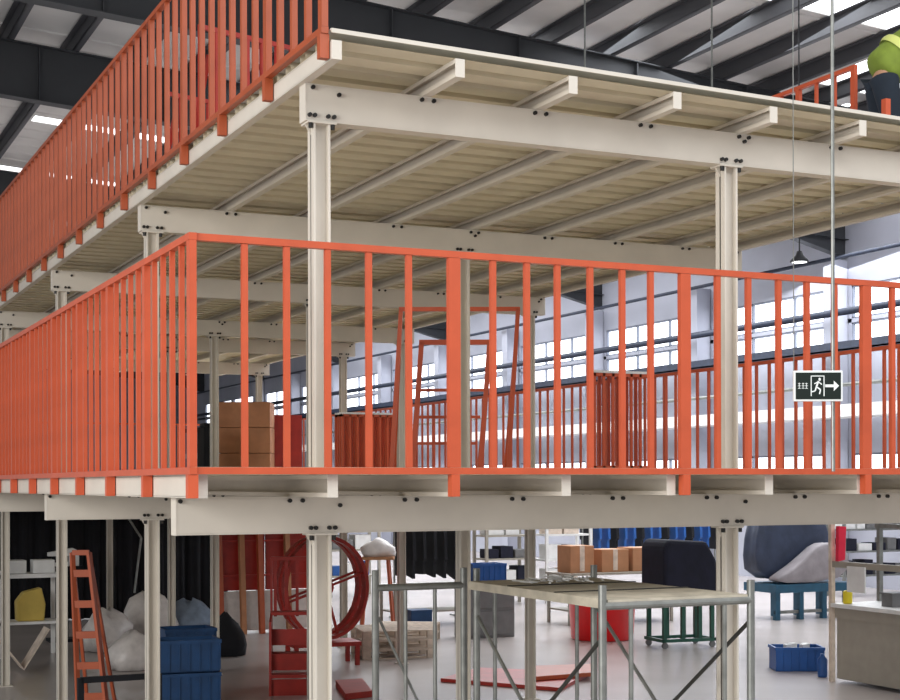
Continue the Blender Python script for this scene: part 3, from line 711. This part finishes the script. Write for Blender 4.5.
# steel racks in the background
def rack(lab, u, v, w_, d_, h_, levels, m, goods, seed):
    random.seed(seed); x, y = fl(u, v); t = thing('storage_rack', lab, 'rack', (x, y, 0))
    for sx in (-1, 1):
        for sy in (-1, 1): MB().box(sx*w_/2-.03, sx*w_/2+.03, sy*d_/2-.03, sy*d_/2+.03, 0, h_).build('upright', m, t)
    for z in levels: MB().box(-w_/2, w_/2, -d_/2, d_/2, z-.04, z).build('shelf', m, t)
    for li, z in enumerate(levels[:-1] if levels[-1] > h_-.2 else levels):
        q = -w_/2+.08; k = 0
        while q < w_/2-.3:
            ww = random.uniform(.22, .42); hh = random.uniform(.15, .34); g = random.choice(goods)
            tag(MB().box(0, ww-.03, -d_/2+.06, d_/2-.1, 0, hh).build('storage_box', g, loc=(x+q, y, z+.001), bevel=.008),
                '%s storage box, %s from left on the %s shelf of the %s' % ({BLUE:'blue',BLUED:'dark blue',WHITE:'white',CARD:'brown',GREY:'grey',NAVY:'navy',WOOD:'beige',TEAL:'teal'}[g], ORD[k], ORD[li], lab.split(' behind')[0].split(' at ')[0]), 'box', 'boxes on the racks')
            q += ww+.02; k += 1
rack('grey shelf rack behind the blue crate', 503, 604, 1.1, .6, 2.2, [.5, 1.0, 1.5, 2.1], BENCHG, [WHITE, GREY, BLUE, NAVY], 3)
rack('tall white rack behind the scaffold platform', 562, 602, 1.1, .6, 2.2, [.45, .95, 1.5, 2.1], WHITE, [WHITE, WOOD, NAVY, GREY], 5)
rack('pale rack at the far right behind the bench', 880, 596, 2.6, .6, 2.2, [.5, 1.05, 1.55, 2.1], GALV, [NAVY, GREY, WHITE, BLK] if False else [NAVY, GREY, WHITE], 8)
rack('low rack at the back left of the trestle', 350, 596, 1.2, .6, 2.1, [.5, 1.1, 1.6, 2.05], BENCHG, [BLUE, WHITE, GREY], 9)
x, y = fl(500, 640)
tag(MB().box(-.45, .45, -.25, .25, 0, .95).box(-.42, .42, -.27, -.25, .05, .45).box(-.42, .42, -.27, -.25, .5, .9).build('grey_cabinet', GREY, loc=(x, y+.6, 0), bevel=.01), 'low grey cabinet under the blue crate', 'cabinet')
crate('blue crate on the low grey cabinet', (x, y+.6, .951+.0), .62, .4, .3, BLUE)
# cartons on table behind platform
tx, ty, th = table('grey work table carrying brown cartons', 610, 622, 2.3, .9, .95, BENCHG, BENCHG, 0)
for k, (q, w_, h_) in enumerate(((-.75, .5, .5), (-.05, .6, .42), (.6, .6, .44))):
    t = thing('carton', '%s brown carton on the grey work table' % ['left', 'middle', 'right'][k], 'box', (tx+q, ty, th+.001), .05*k, 'brown cartons')
    MB().box(-w_/2, w_/2, -.25, .25, 0, h_).build('box_body', CARD, t, bevel=.008)
    MB().box(-.05, .05, -.253, .253, .03, h_+.003).build('tape', WOOD, t)
    MB().box(-w_/2, w_/2, -.25, -.245, h_, h_+.0).build('flap', CARD, t) if False else None
# red tub
x, y = fl(611, 641)
t = thing('red_tub', 'big round bright red tub on the floor behind the scaffold', 'tub', (x, y+.3, 0))
MB().lathe([(.48, 0), (.52, .02), (.57, .85), (.6, .87), (.6, .92), (.56, .92), (.55, .88), (.5, .05), (.02, .04)], 36).build('tub_wall', REDP, t, smooth=True)
# green trolley with covered load
x, y = fl(687, 648)
t = thing('steel_trolley', 'dark green steel trolley under the black covered load', 'trolley', (x, y+.2, 0), -.1)
for sx in (-.42, -.1, .2, .42): MB().box(sx-.03, sx+.03, -.3, -.24, .1, .72).build('post', GREEN, t); MB().box(sx-.03, sx+.03, .24, .3, .1, .72).build('post', GREEN, t)
MB().box(-.48, .48, -.32, .32, .68, .75).build('bed', GREEN, t); MB().box(-.48, .48, -.32, -.27, .1, .15).box(-.48, .48, .27, .32, .1, .15).box(-.48, -.43, -.32, .32, .1, .15).box(.43, .48, -.32, .32, .1, .15).build('frame', GREEN, t)
for sx in (-.42, .42):
    for sy in (-.28, .28): MB().tube((sx, sy-.02, .05), (sx, sy+.02, .05), .05, 14).build('wheel', GREY, t)
m = MB().prism([(-.5,.0),(.5,-.25),(.52,.3),(.48,.62),(.3,.92),(-.42,.96),(-.5,.85)], -.36, .36, 'y')
o = m.build('covered_load', NAVY, loc=(x-.02, y+.2, .76), bevel=.06); 
for v in o.data.vertices:
    if v.co.z < 0: v.co.z = 0.0
tag(o, 'black-navy cloth cover over a boxy load on the green trolley', 'cover')
# blue tables with tarpaulins at right
x, y = fl(795, 618)
t = thing('blue_machine_bed', 'long blue steel bed under the tarpaulins at right', 'machine', (x, y, 0), 0)
for sx in (-.75, -.2, .35, .9):
    for sy in (-.4, .4): MB().box(sx-.05, sx+.05, sy-.05, sy+.05, 0, .55).build('leg', TEAL, t)
MB().box(-.85, 1.0, -.5, .5, .52, .68).build('bed', TEAL, t); MB().box(-.8, .95, -.42, -.38, .12, .18).build('stretcher', GALV, t)
def drape(lab, name, prof, y0, y1, m, loc, seed):
    random.seed(seed); mb = MB(); ns = 8; n = len(prof); vs = []; fs = []
    for j in range(ns+1):
        yy = y0+(y1-y0)*j/ns; e = .9 if j in (0, ns) else 1
        for (a, b) in prof: vs.append((a+random.uniform(-.02, .02), yy, max(0, b*e+random.uniform(-.015, .015)*(b > .05))))
    for j in range(ns):
        for i in range(n): fs.append((j*n+i, j*n+(i+1) % n, (j+1)*n+(i+1) % n, (j+1)*n+i))
    fs += [tuple(range(n)), tuple(range(ns*n, (ns+1)*n))]
    mb.add(vs, fs); o = mb.build(name, m, loc=loc); sd = o.modifiers.new('s', 'SUBSURF'); sd.levels = 1; sd.render_levels = 1
    for p in o.data.polygons: p.use_smooth = True
    return tag(o, lab, 'tarpaulin')
drape('dark navy tarpaulin bundle on the blue bed', 'navy_tarpaulin', [(-.9,0),(-.92,.5),(-.85,1.25),(-.5,1.4),(.5,1.38),(.8,1.2),(.95,.5),(.95,0)], -.1, .45, TARPN, (x-.05, y, .681), 2)
drape('pale grey tarpaulin draped in front of the navy tarpaulin', 'grey_tarpaulin', [(-.85,0),(-.8,.12),(-.4,.3),(.0,.6),(.25,.8),(.7,.75),(.95,.55),(.97,0)], -.5, -.14, TARPG, (x, y, .681), 3)
# blue basket and bottle
x, y = fl(805, 672)
crate('blue plastic basket on the floor beside the grey bench', (x, y+.2, 0), .66, .45, .33, BLUE, -TH)
for k, (dx, dy) in enumerate(((-.15, 0), (0, .08), (.14, -.02), (.05, -.1))):
    tag(MB().box(-.05, .05, -.04, .04, 0, .35).build('white_packet', WHITE, loc=(x+dx, y+.2+dy, .013), bevel=.01), 'white packet in the blue basket, %s' % ['nearest the left end', 'at the back', 'nearest the right end', 'at the front'][k], 'packet', 'packets in the blue basket')
x, y = fl(822, 678); tag(MB().lathe([(.06, 0), (.065, .02), (.065, .24), (.03, .28), (.03, .31)], 16).build('blue_canister', BLUE, loc=(x, y, 0), smooth=True), 'small blue canister standing against the grey bench', 'canister')
# grey bench at right
xa, ya = 12.74, 15.47
t = thing('packing_bench', 'grey metal packing bench with overhead frame at right', 'bench', (xa, ya, 0), -PI/2)
xa_l = xa
MB().box(0, 2.6, 0, .8, .05, .98).build('cabinet_body', BENCHG, t, bevel=.008)
MB().box(-.05, 2.65, -.06, .85, .98, 1.03).build('worktop', WHITE, t)
MB().box(-.02, 2.6, -.012, -.002, .84, .97).build('upper_panel', BENCHG, t)
MB().box(-.1, -.04, -.05, .01, 0, 2.25).build('upright', WOOD, t); MB().box(-.1, -.04, .75, .81, 0, 2.25).build('upright', GALV, t); MB().box(1.05, 1.13, .7, .78, 1.03, 2.25).build('upright', GALV, t)
MB().box(-.04, 2.6, -.04, .02, 1.5, 1.58).build('crossbar', BENCHG, t); MB().box(-.1, 2.6, .72, .8, 2.0, 2.06).build('crossbar', GALV, t)
tag(MB().lathe([(.05, 0), (.06, .01), (.06, .15), (.045, .17)], 18).build('yellow_tub', YEL, loc=(xa+.08, ya-.12, 1.031), smooth=True), 'small yellow tub on the left end of the bench top', 'tub')
tag(MB().box(-.12, .12, -.1, .1, 0, .16).box(-.14, .14, -.12, .12, .16, .18).build('grey_tray', GREY, loc=(xa+.3, ya-.75, 1.031)), 'small grey tray on the bench top near the right edge', 'tray')
tag(MB().prism([(-.06,0),(.05,.02),(.07,.45),(-.05,.46)], -.03, .03, 'y').build('red_cloth', PINK, loc=(xa-.0, ya-.08, 1.582)), 'pink-red cloth hanging by the bench upright', 'cloth')
tag(MB().box(-.01, .01, -.17, .17, 0, .33).build('paper_sheet', WHITE, loc=(xa-.055, ya-.45, 1.2)), 'white sheet hung from the bench crossbar', 'paper')
